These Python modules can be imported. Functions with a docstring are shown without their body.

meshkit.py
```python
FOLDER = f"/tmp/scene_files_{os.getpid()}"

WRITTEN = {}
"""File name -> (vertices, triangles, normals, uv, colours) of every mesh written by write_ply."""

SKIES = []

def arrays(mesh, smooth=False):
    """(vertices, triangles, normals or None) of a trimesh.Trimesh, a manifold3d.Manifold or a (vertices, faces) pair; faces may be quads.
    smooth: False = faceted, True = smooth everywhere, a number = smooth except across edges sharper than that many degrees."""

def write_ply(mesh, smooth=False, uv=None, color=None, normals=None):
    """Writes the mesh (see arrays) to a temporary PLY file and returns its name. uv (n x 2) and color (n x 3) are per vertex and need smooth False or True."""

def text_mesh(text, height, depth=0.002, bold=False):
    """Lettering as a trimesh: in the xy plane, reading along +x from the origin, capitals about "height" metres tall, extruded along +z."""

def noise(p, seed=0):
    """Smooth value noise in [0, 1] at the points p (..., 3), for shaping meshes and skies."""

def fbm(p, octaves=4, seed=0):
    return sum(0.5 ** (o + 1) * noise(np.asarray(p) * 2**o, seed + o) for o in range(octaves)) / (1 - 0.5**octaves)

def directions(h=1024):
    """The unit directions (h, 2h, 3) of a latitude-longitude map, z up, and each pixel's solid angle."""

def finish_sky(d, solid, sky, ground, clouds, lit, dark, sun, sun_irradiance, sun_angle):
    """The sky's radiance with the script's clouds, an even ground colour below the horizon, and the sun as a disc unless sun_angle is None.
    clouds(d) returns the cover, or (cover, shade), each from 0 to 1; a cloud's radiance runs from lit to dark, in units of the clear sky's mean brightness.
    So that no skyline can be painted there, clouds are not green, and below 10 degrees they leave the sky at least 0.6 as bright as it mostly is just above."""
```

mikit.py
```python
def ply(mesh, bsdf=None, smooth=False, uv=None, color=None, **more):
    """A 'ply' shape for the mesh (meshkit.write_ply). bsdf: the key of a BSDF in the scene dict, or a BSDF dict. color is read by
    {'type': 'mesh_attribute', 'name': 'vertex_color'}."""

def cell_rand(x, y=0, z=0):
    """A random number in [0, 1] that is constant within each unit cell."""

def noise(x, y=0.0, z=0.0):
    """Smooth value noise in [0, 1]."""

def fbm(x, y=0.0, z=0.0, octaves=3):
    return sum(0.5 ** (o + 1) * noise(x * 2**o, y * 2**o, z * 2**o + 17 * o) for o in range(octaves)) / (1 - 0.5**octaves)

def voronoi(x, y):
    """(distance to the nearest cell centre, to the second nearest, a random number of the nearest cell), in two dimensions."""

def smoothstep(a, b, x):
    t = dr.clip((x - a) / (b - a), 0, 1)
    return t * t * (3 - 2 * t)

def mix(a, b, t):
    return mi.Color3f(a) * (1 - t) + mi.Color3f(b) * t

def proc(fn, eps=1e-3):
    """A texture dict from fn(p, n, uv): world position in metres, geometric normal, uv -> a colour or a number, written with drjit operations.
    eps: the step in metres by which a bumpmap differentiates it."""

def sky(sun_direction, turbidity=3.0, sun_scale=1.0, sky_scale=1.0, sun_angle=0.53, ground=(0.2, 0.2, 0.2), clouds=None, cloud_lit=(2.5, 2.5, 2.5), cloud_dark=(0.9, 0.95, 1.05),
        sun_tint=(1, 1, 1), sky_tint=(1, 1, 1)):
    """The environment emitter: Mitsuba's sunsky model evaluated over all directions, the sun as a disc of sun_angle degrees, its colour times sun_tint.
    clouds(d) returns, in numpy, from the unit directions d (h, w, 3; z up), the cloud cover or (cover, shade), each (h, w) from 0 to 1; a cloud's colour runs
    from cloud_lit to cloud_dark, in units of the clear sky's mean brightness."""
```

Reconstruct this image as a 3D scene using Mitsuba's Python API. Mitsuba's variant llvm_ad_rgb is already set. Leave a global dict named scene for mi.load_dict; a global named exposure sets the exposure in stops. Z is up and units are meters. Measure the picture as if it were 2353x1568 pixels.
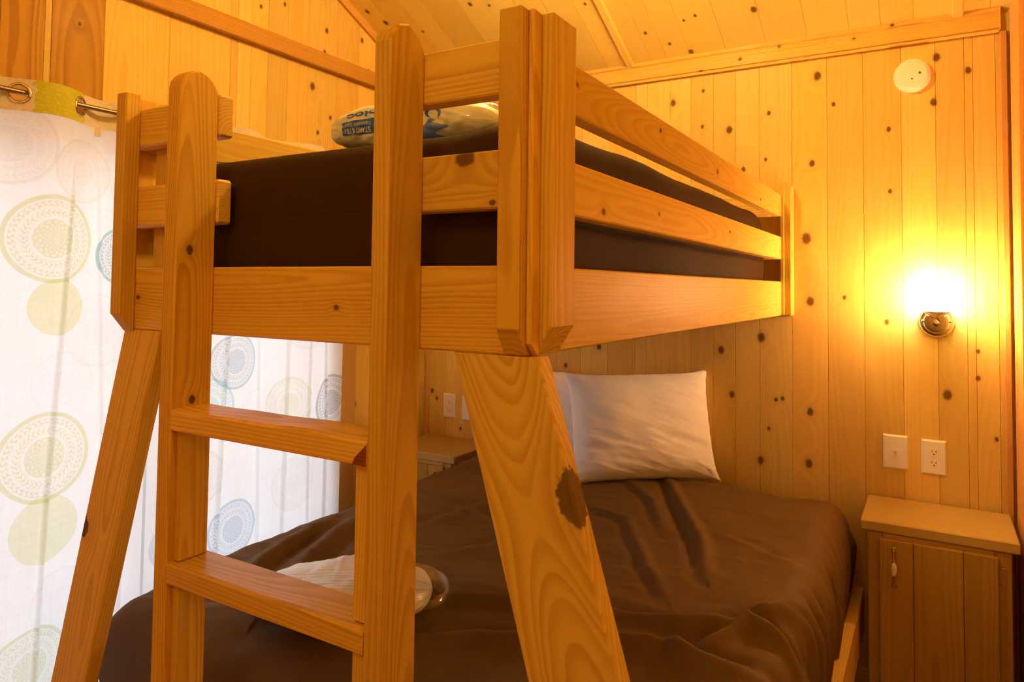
import math, random
import numpy as np, trimesh, mitsuba as mi, drjit as dr
import mikit, meshkit
from mikit import proc, ply, noise, fbm, cell_rand, smoothstep, mix
from shapely.geometry import Polygon

rng = random.Random(7)
T = mi.ScalarTransform4f
scene, labels = {}, {}

# ------------------------------------------------------------------ camera, sky, lamps, exposure
exposure = 0.0
CAM = np.array([0.5293, -0.9421, 0.1066])
YAW, PITCH, ROLL = np.radians([30.719, 2.2498, 0.6784])
F, CX, CY, W, H = 1630.7, 1174.6, 593.8, 2353, 1568
_f = np.array([-np.sin(YAW) * np.cos(PITCH), np.cos(YAW) * np.cos(PITCH), np.sin(PITCH)])
_r = np.array([np.cos(YAW), np.sin(YAW), 0])
_u = np.cross(_r, _f)
_up = _u * np.cos(ROLL) - _r * np.sin(ROLL)
_up = np.cross(_r * np.cos(ROLL) + _u * np.sin(ROLL), _f)
scene['camera'] = {'type': 'perspective', 'fov': math.degrees(2 * math.atan(W / 2 / F)), 'fov_axis': 'x', 'near_clip': 0.05, 'far_clip': 200,
                   'principal_point_offset_x': -(CX - W / 2) / W, 'principal_point_offset_y': -(CY - H / 2) / H,
                   'to_world': T().look_at(origin=CAM.tolist(), target=(CAM + _f).tolist(), up=_up.tolist())}
SKY = 430.0
scene['sky'] = mikit.sky((0.8, 0.2, 0.9), turbidity=4, sun_scale=0.0, sky_scale=SKY * 0.05, ground=(0.45, 0.45, 0.43), clouds=lambda d: (np.ones(d.shape[:2]), 0.15 * np.ones(d.shape[:2])),
                         cloud_lit=(1.0, 1.03, 1.1), cloud_dark=(0.9, 0.93, 1.0))
SCONCE = [305, 172, 78]
CEILING_LAMP = [250, 158, 52]
FILL_LAMP = [62, 46, 14]  # added lamp, lifts the faces turned to the camera

XL, XR, YB, YF, ZF = -1.85, 0.80, 2.176, -2.25, -1.44
ZE, SL = 1.14, 0.46                      # eave height, ceiling slope
def zc(y): return ZE + SL * (YB - y) if y > 0 else ZE + SL * YB + SL * y

# ------------------------------------------------------------------ helpers
NAMES = {}
def key_for(name, parent=None):
    k = f'{parent}__{name}' if parent else name
    n = NAMES.get(k, 0); NAMES[k] = n + 1
    return k if n == 0 else f'{k}_{n:03d}'
def thing(name, label, cat, group=None):
    k = key_for(name)
    labels[k] = {'label': label, 'category': cat}
    if group: labels[k]['group'] = group
    return k
def struct(name, label=None):
    labels[name] = {'kind': 'structure'}
    if label: labels[name]['label'] = label
    return name
def part(name, mesh, bsdf, parent, smooth=False, uv=None, label=None, **more):
    k = key_for(name, parent)
    scene[k] = ply(mesh, bsdf, smooth=smooth, uv=uv, **more)
    if label: labels[k] = {'label': label}
    return k
def TM(v, f): return trimesh.Trimesh(np.asarray(v, float), np.asarray(f), process=False)
def hull(pts): return trimesh.convex.convex_hull(np.asarray(pts, float))
def cbox(lo, hi, c=0.003):
    lo, hi = np.minimum(lo, hi).astype(float), np.maximum(lo, hi).astype(float)
    c = min(c, 0.45 * (hi - lo).min())
    pts = []
    for i in range(8):
        s = np.array([(i >> k) & 1 for k in range(3)])
        p = np.where(s, hi, lo); d = np.where(s, -c, c)
        for k in range(3):
            q = p + d; q[k] = p[k]; pts.append(q)
    return hull(pts)
def q3(x): return round(x * 500) / 500
def lumber(name, mesh, axis, parent, label=None, pith=None, bs='lumber'):
    """one piece of sawn wood: uv holds the place of its pith, so that each piece has rings of its own"""
    c = mesh.bounds.mean(0)
    o = [(1, 2), (0, 2), (0, 1)][axis] if isinstance(axis, int) else None
    if o is None:
        e1, e2 = AX[axis][1], AX[axis][2]; b, cc = float(np.dot(c, e1)), float(np.dot(c, e2)); key = f'{bs}_{axis}'
    else:
        b, cc = c[o[0]], c[o[1]]; key = f'{bs}_{"xyz"[axis]}'
    if pith is None:
        ex = mesh.extents[[o[0], o[1]]] if o is not None else np.array([.15, .037])
        thin = rng.choice([-1, 1]) * (ex.min() / 2 + rng.uniform(.018, .05)); wide = rng.uniform(-.35, .35) * ex.max()
        pith = (wide, thin) if ex[0] >= ex[1] else (thin, wide)
    uv = np.tile([q3(b + pith[0]), q3(cc + pith[1])], (len(mesh.vertices), 1))
    return part(name, mesh, key, parent, uv=uv, label=label)
def revolve(profile, n=48):
    """closed lathe mesh about z from (r, z) points"""
    return trimesh.creation.revolve(np.array(profile, float), sections=n)
def place(mesh, R=None, t=(0, 0, 0)):
    m = mesh.copy()
    if R is not None: m.vertices = m.vertices @ np.asarray(R, float).T
    m.vertices = m.vertices + np.asarray(t, float)
    return m
def cat(ms): return trimesh.util.concatenate(ms)
def tube(pts, r, n=16):
    pts = np.asarray(pts, float); V, Fc = [], []
    for i, p in enumerate(pts):
        d = pts[min(i + 1, len(pts) - 1)] - pts[max(i - 1, 0)]; d /= np.linalg.norm(d)
        a = np.cross(d, [0, 0, 1] if abs(d[2]) < .9 else [1, 0, 0]); a /= np.linalg.norm(a); b = np.cross(d, a)
        rr = r[i] if hasattr(r, '__len__') else r
        for k in range(n):
            t = 2 * math.pi * k / n; V.append(p + rr * (a * math.cos(t) + b * math.sin(t)))
    for i in range(len(pts) - 1):
        for k in range(n):
            A, B = i * n + k, i * n + (k + 1) % n
            Fc += [[A, B, A + n], [B, B + n, A + n]]
    V += [pts[0], pts[-1]]; e = len(V)
    for k in range(n):
        Fc += [[e - 2, (k + 1) % n, k], [e - 1, (len(pts) - 1) * n + k, (len(pts) - 1) * n + (k + 1) % n]]
    return TM(V, Fc)
def grid(fn, us, vs):
    """mesh of fn(u, v) -> xyz (arrays), and its uv"""
    U, Vv = np.meshgrid(us, vs, indexing='ij')
    P = np.stack(fn(U, Vv), -1).reshape(-1, 3)
    n, m = len(us), len(vs)
    i = np.arange((n - 1) * m).reshape(n - 1, m)[:, :-1].ravel()
    Fc = np.vstack([np.stack([i, i + m, i + 1], 1), np.stack([i + 1, i + m, i + m + 1], 1)])
    return TM(P, Fc), np.stack([U.ravel(), Vv.ravel()], 1)
RX90 = np.array([[1, 0, 0], [0, 0, -1], [0, 1, 0]])      # z axis -> -y axis (for things on the back wall facing the room)

# ------------------------------------------------------------------ wood materials
AX = {'x': ((1, 0, 0), (0, 1, 0), (0, 0, 1)), 'y': ((0, 1, 0), (1, 0, 0), (0, 0, 1)), 'z': ((0, 0, 1), (1, 0, 0), (0, 1, 0))}
LEAN = 0.30
_n = math.hypot(1, LEAN)
AX['rl'] = ((LEAN / _n, 0, -1 / _n), (1 / _n, 0, LEAN / _n), (0, 1, 0))       # legs leaning to the right and to the left
AX['ll'] = ((-LEAN / _n, 0, -1 / _n), (1 / _n, 0, -LEAN / _n), (0, 1, 0))
_s = math.hypot(1, SL)
AX['s'] = ((0, 1 / _s, -SL / _s), (1, 0, 0), (0, SL / _s, 1 / _s))            # up the ceiling slope
def dot3(p, e): return p.x * float(e[0]) + p.y * float(e[1]) + p.z * float(e[2])

def wood(axis, light, dark, knots=(), ring=.0065, con=.8, var=.12, kcol=(.055, .017, .006), warp=.012, fall=.22, ks=(.12, .85), wander=.06):
    d, e1, e2 = AX[axis]
    def fn(p, n, uv):
        a, b, c = dot3(p, d), dot3(p, e1), dot3(p, e2)
        s = uv.x * 37.0 + uv.y * 91.0
        db = b - uv.x - (noise(a * 1.3, s) - .5) * wander
        dc = c - uv.y - (noise(a * 1.3 + 31.0, s + 5.0) - .5) * wander * .8
        r = dr.sqrt(db * db + dc * dc) + (noise(a * 7.0, b * 35.0, c * 35.0) - .5) * .0035
        km = mi.Float(0.0); halo = mi.Float(0.0)
        nq = 0.75 + .5 * noise(a * 160.0, b * 160.0, c * 160.0) if knots else 1.0
        for (kx, ky, kz, kr) in knots:
            k = np.array([kx, ky, kz])
            kr = kr * .82; ka, kb, kc = float(np.dot(k, d)), float(np.dot(k, e1)), float(np.dot(k, e2))
            q = (dr.square(a - ka) * .55 + dr.square(b - kb) + dr.square(c - kc)) / (kr * kr)
            r = r + warp * dr.exp(-q * fall) * min(1.5, kr / .012)
            q2 = q * nq
            km = dr.maximum(km, 1 - smoothstep(ks[0], ks[1], q2))
            halo = dr.maximum(halo, dr.exp(-q * .6))
        t = r / ring + noise(r / ring * .6, s + 11.0) * .9
        fr = t - dr.floor(t)
        g = smoothstep(.15, .85, fr) * (1 - smoothstep(.88, 1.0, fr))
        g = g * (.45 + .55 * noise(dr.floor(t) * 1.7, s))
        fine = noise(b * 700.0, c * 700.0, a * 14.0)
        tone = cell_rand(dr.floor(uv.x * 500.0 + .5), dr.floor(uv.y * 500.0 + .5), 3)
        tone2 = cell_rand(dr.floor(uv.x * 500.0 + .5), dr.floor(uv.y * 500.0 + .5), 9)
        broad = noise(a * 1.6, b * 14.0, c * 14.0)
        g = dr.clip(g * con + (fine - .5) * .16 + (broad - .5) * .35, 0, 1)
        col = mix(light, dark, g)
        col = col * (1 + (tone - .5) * 2 * var) * mix((1, 1.03, 1.08), (1.0, .94, .84), tone2)
        col = mix(col, mi.Color3f(dark) * .8, halo * .45)
        col = mix(col, kcol, km * .85)
        return col
    return fn
KB = [(-0.477,2.176,0.947,0.0205),(-0.34,2.176,0.985,0.0111),(-0.344,2.176,0.825,0.0111),(-0.226,2.176,0.798,0.0218),(-0.061,2.176,0.853,0.0127),(-0.167,2.176,0.62,0.0151),(-0.075,2.176,0.656,0.0106),(0.13,2.176,0.985,0.0247),(0.108,2.176,0.625,0.0185),(0.085,2.176,0.317,0.0308),(0.099,2.176,0.059,0.0245),(0.387,2.176,0.738,0.0137),(0.39,2.176,0.493,0.0117),(0.55,2.176,0.997,0.021),(0.539,2.176,0.826,0.0191),(0.651,2.176,0.933,0.0168),(0.19,2.176,0.86,0.0122),(0.375,2.176,-0.015,0.0136),(0.225,2.176,0.077,0.012),(0.572,2.176,-0.279,0.0242),(-0.215,2.176,-0.346,0.0193),(-0.261,2.176,-0.158,0.0217),(-0.094,2.176,-0.097,0.0253),(0.097,2.176,-0.389,0.0203),(-0.064,2.176,-0.474,0.0104),(0.091,2.176,-0.598,0.0223),(-0.097,2.176,-0.609,0.0209),(-0.834,2.176,-0.175,0.019),(-1.78,2.176,-0.503,0.0137),(-1.812,2.176,-0.465,0.0163),(-1.623,2.176,-0.648,0.0132),(0.67,2.176,-0.112,0.011),(0.669,2.176,-0.21,0.0128),(0.722,2.176,-0.425,0.0108),(-1.008,2.176,-0.275,0.0146),(-0.01,2.176,-.345,.012),(-.035,2.176,-.352,.012)]
KL = [(-1.85,0.295,0.943,0.0092),(-1.85,1.303,0.99,0.0228),(-1.85,1.382,1.268,0.0156),(-1.85,1.372,1.166,0.0129),(-1.85,1.615,1.295,0.0165),(-1.85,1.666,1.154,0.0167),(-1.85,1.416,0.872,0.013),(-1.85,1.558,0.892,0.0108),(-1.85,1.34,0.789,0.0128),(-1.85,1.613,-0.467,0.0189),(-1.85,1.597,-0.536,0.0107),(-1.85,1.136,1.305,0.0121),(-1.85,1.012,1.252,0.0117)]
KC = [(-1.789,1.581,1.414,0.0167),(-1.74,1.66,1.378,0.0193),(-1.584,1.752,1.335,0.0106),(-1.252,1.666,1.375,0.0157),(-1.167,1.694,1.362,0.0097),(-0.74,1.788,1.318,0.0111),(-0.544,1.994,1.224,0.0115),(-0.364,1.965,1.237,0.0092),(-0.312,1.951,1.243,0.0109),(-0.08,1.974,1.233,0.021),(-0.461,2.075,1.186,0.0116),(-0.384,2.138,1.157,0.0193),(.2,1.95,1.24,.014)]
KT = [(-0.176,2.156,1.097,0.0113),(-0.346,2.156,1.067,0.0135),(-0.016,2.156,1.126,0.011),(0.268,2.156,1.113,0.0104),(0.403,2.156,1.141,0.0102)]
KBUNKX = [(-.12, 0, .313, .0235), (-.066, 0, .238, .0075), (-.396, 0, .064, .0075), (-1.001, 0, .072, .008)]
KBUNKY = [(0, .168, .459, .0072), (0, .608, .465, .009), (0, 1.106, .443, .011), (0, .286, .248, .011), (0, .601, .273, .0065), (0, 1.25, .28, .008), (0, 1.7, .43, .009)]
KBUNKZ = [(-.739, -.058, .171, .0115), (-.739, -.043, -.126, .0115), (-.739, -.05, -.31, .003)]
KCAB = [(.418, 1.835, -1.0, .0075), (.53, 1.835, -1.055, .0095), (.655, 1.835, -1.1, .011), (.585, 1.835, -1.19, .018)]
def wood_bsdf(fn, rough=.42, coat=.0, spec=.015):
    return {'type': 'principled', 'base_color': proc(fn), 'roughness': rough, 'specular': spec, 'clearcoat': coat, 'clearcoat_gloss': .75}
PL, PD = (.70, .475, .128), (.565, .35, .073)                # wall pine, aged under varnish
LL, LD = (.74, .49, .108), (.52, .285, .044)               # varnished bunk lumber
scene['pine_back'] = wood_bsdf(wood('z', PL, PD, KB, ring=.011, con=.32, var=.10), .5, .05)
scene['pine_left'] = wood_bsdf(wood('z', PL, PD, KL, ring=.010, con=.5, var=.20), .5, .05)
scene['pine_dark'] = wood_bsdf(wood('z', (.45, .23, .04), (.30, .13, .02), KL, ring=.012, con=.9, var=.05), .5, .05)
scene['pine_plain_z'] = wood_bsdf(wood('z', PL, PD, (), ring=.011, con=.5, var=.10), .5, .05)
scene['pine_slope'] = wood_bsdf(wood('s', (.79, .59, .145), (.71, .50, .105), KC, ring=.012, con=.3, var=.08), .5, .05)
scene['trim_x'] = wood_bsdf(wood('x', (.72, .47, .11), (.56, .31, .055), KT, ring=.009, con=.6), .45, .05)
scene['trim_y'] = wood_bsdf(wood('y', (.56, .30, .07), (.40, .17, .03), (), ring=.009, con=.5), .45, .05)
scene['trim_z'] = wood_bsdf(wood('z', (.62, .34, .11), (.46, .20, .05), (), ring=.009, con=.5), .45, .05)
scene['cabinet_z'] = wood_bsdf(wood('z', (.40, .24, .05), (.29, .15, .024), KCAB, ring=.010, con=.5, var=.10), .4, .05)
scene['cabinet_x'] = wood_bsdf(wood('x', (.44, .29, .085), (.36, .21, .05), (), ring=.012, con=.35), .35, .1)
scene['lumber_x'] = wood_bsdf(wood('x', LL, LD, KBUNKX, ks=(.3, .8)), .36, .08, .3)
scene['lumber_y'] = wood_bsdf(wood('y', (.69, .465, .10), (.54, .315, .05), KBUNKY, con=.55))
def scuff(p, n, uv):
    a = noise(p.y * 9.0, p.z * 16.0, 3.0); b = noise(p.y * 70.0, p.z * 22.0, 8.0)
    return .22 * smoothstep(.58, .75, a) * smoothstep(.45, .75, b)
scene['lumber_y']['clearcoat'] = proc(scuff)
scene['lumber_y']['clearcoat_gloss'] = .7
scene['lumber_z'] = wood_bsdf(wood('z', LL, LD, KBUNKZ, ks=(.3, .8)))
scene['lumber_rl'] = wood_bsdf(wood('rl', (.78, .56, .15), (.58, .35, .07), [(.086, 0.004, -.197, .056)], warp=.045, wander=.09, fall=.10, ks=(.42, .60), ring=.0085, kcol=(.075, .04, .014)), .45)
scene['lumber_ll'] = wood_bsdf(wood('ll', LL, LD, [(-1.186, 0, -.468, .030)], ks=(.45, .65)), .45)
scene['floor_wood'] = wood_bsdf(wood('y', (.30, .14, .05), (.18, .07, .02), ()), .5)

# plain materials
def prin(rgb, rough=.5, **k): return {'type': 'principled', 'base_color': {'type': 'rgb', 'value': list(rgb)}, 'roughness': rough, **k}
def sheet_col(p, n, uv):
    w = noise(p.x * 900.0, p.y * 900.0, p.z * 900.0)
    b = fbm(p.x * 5.0, p.y * 5.0, p.z * 5.0)
    return mix((.088, .050, .013), (.112, .064, .018), .5 * w + .5 * b)
scene['brown_sheet'] = {'type': 'twosided', 'bsdf': {'type': 'principled', 'base_color': proc(sheet_col), 'roughness': .72, 'specular': .2, 'sheen': .25, 'sheen_tint': .6}}
def shaded_sheet_col(p, n, uv):
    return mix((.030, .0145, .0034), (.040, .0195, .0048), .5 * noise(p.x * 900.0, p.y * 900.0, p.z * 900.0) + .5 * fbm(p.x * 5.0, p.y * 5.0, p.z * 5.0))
scene['shaded_brown_sheet'] = {'type': 'twosided', 'bsdf': {'type': 'principled', 'base_color': proc(shaded_sheet_col), 'roughness': .8, 'specular': .10}}  # darker copy of the brown sheet, shade painted into its colour
def pillow_col(p, n, uv):
    return mix((.85, .84, .83), (.92, .915, .91), fbm(p.x * 60.0, p.y * 60.0, p.z * 60.0))
scene['pillow_cotton'] = {'type': 'twosided', 'bsdf': {'type': 'principled', 'base_color': proc(pillow_col), 'roughness': .85, 'specular': .2, 'sheen': .3}}
scene['white_plastic'] = prin((.84, .79, .70), .35, specular=.5)
scene['slot_dark'] = prin((.05, .04, .035), .6)
scene['chrome'] = {'type': 'roughconductor', 'material': 'Cr', 'alpha': .08}
scene['nickel'] = {'type': 'roughconductor', 'material': 'Ag', 'alpha': .18, 'specular_reflectance': {'type': 'rgb', 'value': [.62, .54, .45]}}
scene['bronze_rod'] = prin((.30, .19, .10), .3, metallic=.9)
scene['brass'] = prin((.55, .38, .16), .3, metallic=.95)
scene['ceramic'] = prin((.86, .82, .74), .15, clearcoat=.6)
scene['glass_pane'] = {'type': 'thindielectric'}
scene['film'] = {'type': 'thindielectric'}
scene['frame_white'] = prin((.75, .76, .78), .4)
scene['frosted'] = {'type': 'twosided', 'bsdf': prin((.9, .9, .88), .3)}

# ------------------------------------------------------------------ room shell
def plank_z(axis, a, b, z0, z1a, z1b, face, depth, sgn, c=.0012):
    """vertical plank; axis 0: lies in x on the back wall (face = y), axis 1: lies in y on a side wall (face = x); sgn: which way is into the wall"""
    g = .0003; a, b = a + g, b - g
    pts = []
    for off, ins in ((0, c), (c, 0), (depth, 0)):
        for s, zt in ((a + ins, z1a), (b - ins, z1b)):
            for z in (z0, zt):
                w = face + sgn * off
                pts.append((s, w, z) if axis == 0 else (w, s, z))
    return hull(pts)
def add_plank(parent, bs, mesh, axis='z', name='plank'):
    c = mesh.bounds.mean(0); e1, e2 = AX[axis][1], AX[axis][2]
    b, cc = float(np.dot(c, e1)), float(np.dot(c, e2))
    across_first = mesh.extents[0] > mesh.extents[1]
    side = .05 + rng.uniform(0, .08); shift = rng.uniform(-.05, .05)
    pith = (b + shift, cc + rng.choice([-1, 1]) * side) if across_first else (b + rng.choice([-1, 1]) * side, cc + shift)
    part(name, mesh, bs, parent, uv=np.tile([q3(pith[0]), q3(pith[1])], (len(mesh.vertices), 1)))

UV0 = lambda m: np.tile([0.1, 0.2], (len(m.vertices), 1))
# floor
fl = struct('floor')
m = trimesh.creation.box(bounds=[[XL - .2, YF - .2, ZF - .1], [XR + .2, YB + .2, ZF - .012]]); scene['floor'] = ply(m, 'floor_wood', uv=UV0(m))
x = XL + .01; i = 0
while x < XR - .02:
    mm = cbox((x, YF + .02, ZF - .012), (min(x + .118, XR), YB, ZF), .002)
    part('board', mm, 'floor_wood', fl, uv=np.tile([q3(x + rng.uniform(-.1, .1)), q3(ZF - .1)], (len(mm.vertices), 1))); x += .12
# back wall
wb = struct('wall_back')
m = trimesh.creation.box(bounds=[[XL - .2, YB + .018, ZF - .1], [XR + .2, YB + .12, ZE + .12]]); scene['wall_back'] = ply(m, 'pine_plain_z', uv=UV0(m))
bx = [-1.85, -1.72, -1.60, -1.47, -1.33, -1.20, -1.06, -.93, -.79, -.655, -.60, -.49, -.395, -.295, -.20, -.10, .03, .165, .297, .43, .545, .638, .665, .735, .802]
for a, b in zip(bx[:-1], bx[1:]):
    add_plank(wb, 'pine_back', plank_z(0, a, b, ZF, ZE, ZE, YB, .02, 1))
# left gable wall with the patio door opening
OY0, OY1, OZ0, OZ1 = -.30, 1.45, -1.40, .615
wl = struct('wall_left')
top = ZE + SL * YB + .15
bs_ = [trimesh.creation.box(bounds=b) for b in ([[XL - .12, YF - .2, ZF - .1], [XL - .018, OY0, top]], [[XL - .12, OY1, ZF - .1], [XL - .018, YB + .15, top]],
       [[XL - .12, OY0, OZ1], [XL - .018, OY1, top]], [[XL - .12, OY0, ZF - .1], [XL - .018, OY1, OZ0]])]
m = cat(bs_); scene['wall_left'] = ply(m, 'pine_plain_z', uv=UV0(m))
ly = [-1.14, -1.0, -.86, -.73, -.60, -.45, -.30, -.18, -.06, .068, .191, .211, .376, .611, .871, .904, .969, 1.054, 1.158, 1.277, 1.45, 1.60, 1.72, 1.85, 1.97, 2.08, 2.176]
for a, b in zip(ly[:-1], ly[1:]):
    z0 = OZ1 if (a >= OY0 - 1e-6 and b <= OY1 + 1e-6) else ZF
    add_plank(wl, 'pine_dark' if a in (.068, .211, -.06) else 'pine_left', plank_z(1, a, b, z0, zc(a), zc(b), XL, .02, -1))
# right wall
wr = struct('wall_right')
m = trimesh.creation.box(bounds=[[XR + .018, YF - .2, ZF - .1], [XR + .12, YB + .15, top]]); scene['wall_right'] = ply(m, 'pine_plain_z', uv=UV0(m))
y = YB - .09
ry = [YB - .03 - .11 * k for k in range(10)][::-1]
for a, b in zip(ry[:-1], ry[1:]):
    add_plank(wr, 'pine_plain_z', plank_z(1, a, b, ZF, zc(a), zc(b), XR, .02, 1))
# front wall behind the camera
struct('wall_front')
m = trimesh.creation.box(bounds=[[XL - .2, YF - .12, ZF - .1], [XR + .2, YF, top]]); scene['wall_front'] = ply(m, 'pine_plain_z', uv=UV0(m))
# ceiling: two slopes
ce = struct('ceiling')
def slope_box(x0, x1, ya, yb, lift0, lift1, c=.0012):
    pts = []
    for off, ins in ((lift0, c), (lift0 + c, 0), (lift1, 0)):
        for xx in (x0 + ins, x1 - ins):
            for yy in (ya, yb):
                pts.append((xx, yy, zc(yy) + off))
    return hull(pts)
m = cat([slope_box(XL - .2, XR + .2, 0.0, YB + .2, .018, .12), hull([(xx, yy, ZE + SL * YB + SL * yy * 1.0 + o) for xx in (XL - .2, XR + .2) for yy in (0, YF - .2) for o in (.018, .12)])])
scene['ceiling'] = ply(m, 'pine_slope', uv=UV0(m))
cx_ = [-1.85, -1.724, -1.588, -1.477, -1.304, -1.18, -1.05, -.92, -.79, -.66, -.573, -.50, -.392, -.236, -.068, .095, .251, .364, .476, .62, .72, .80]
for a, b in zip(cx_[:-1], cx_[1:]):
    add_plank(ce, 'pine_slope', slope_box(a + .0003, b - .0003, 0.02, YB, 0, .02), 's')
# trims
def trim(n, mesh, bs, uv=None, label=None):
    k = f'trim_{n}'; struct(k, label)
    c = mesh.bounds.mean(0)
    scene[k] = ply(mesh, bs, uv=np.tile([q3(c[1] if 'x' in bs[-1] else c[0]), q3(c[2] + .05)], (len(mesh.vertices), 1)))
    return k
def extr_x(poly, x0, x1):
    m = trimesh.creation.extrude_polygon(Polygon(poly), x1 - x0, engine='earcut')
    v = m.vertices; m.vertices = np.stack([x0 + v[:, 2], v[:, 0], v[:, 1]], 1); m.fix_normals(); return m
# crown on the back wall: moulded board with a bead below
crown = [(YB, 1.062), (YB - .010, 1.062), (YB - .012, 1.068), (YB - .019, 1.072), (YB - .019, 1.108), (YB - .016, 1.112), (YB - .016, 1.13), (YB - .022, 1.135), (YB - .022, 1.150), (YB, 1.14)]
k = trim(1, extr_x(crown, XL, .752), 'trim_x')
part('bead', tube([(XL, YB - .012, 1.062), (.745, YB - .012, 1.062)], .006, 10), 'pine_plain_z', k, uv=None)
# gable batten on the left wall, rake strip under the ceiling
trim(2, cbox((XL, -1.2, 1.078), (XL + .035, YB - .02, 1.150), .004), 'trim_y')
rake = hull([(XL + o, yy, zc(yy) - dz) for o in (0, .016) for yy in (0.02, YB - .02) for dz in (0.0, .045)])
trim(3, rake, 'trim_y')
# corner boards
trim(4, cbox((XL, YB - .022, ZF), (XL + .022, YB, 1.07), .003), 'trim_z')
trim(5, cbox((.748, YB - .016, ZF), (.772, YB, 1.06), .004), 'trim_z')
trim(6, cbox((.778, YB - .095, ZF), (XR, YB - .022, 1.17), .003), 'trim_z')
trim(7, cbox((.778, YB - .30, ZF), (XR, YB - .10, 1.26), .003), 'trim_z')
# ceiling battens over the seams
for n, xc in ((8, -.676), (9, .619)):
    trim(n, slope_box(xc - .019, xc + .019, .02, YB - .014, -.016, -.0005, .005), 'pine_slope')
# door casing right of the curtain
trim(10, cbox((XL, OY1 - .005, ZF), (XL + .02, 1.60, OZ1 + .05), .003), 'trim_z')
trim(11, cbox((XL, OY0 - .10, OZ1 - .03), (XL + .02, OY1 - .008, OZ1 + .05), .003), 'trim_y')
# baseboard
struct('baseboard_back'); mm = cbox((XL + .02, YB - .012, ZF), (XR, YB, ZF + .09)); scene['baseboard_back'] = ply(mm, 'trim_x', uv=UV0(mm))

# patio door in the opening
wd = struct('window_1')
bars = [((OY0, OZ0), (OY0 + .07, OZ1)), ((OY1 - .07, OZ0), (OY1, OZ1)), ((OY0, OZ1 - .07), (OY1, OZ1)), ((OY0, OZ0), (OY1, OZ0 + .10)), ((.54, OZ0), (.62, OZ1))]
m = cat([cbox((XL - .10, a[0], a[1]), (XL - .04, b[0], b[1]), .004) for a, b in bars]); part('frame', m, 'frame_white', wd)
for a, b in ((OY0 + .06, .55), (.61, OY1 - .06)):
    v = [[XL - .07, a, OZ0 + .09], [XL - .07, b, OZ0 + .09], [XL - .07, b, OZ1 - .06], [XL - .07, a, OZ1 - .06]]
    part('pane', TM(v, [[0, 1, 2], [0, 2, 3]]), 'glass_pane', wd)

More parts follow.
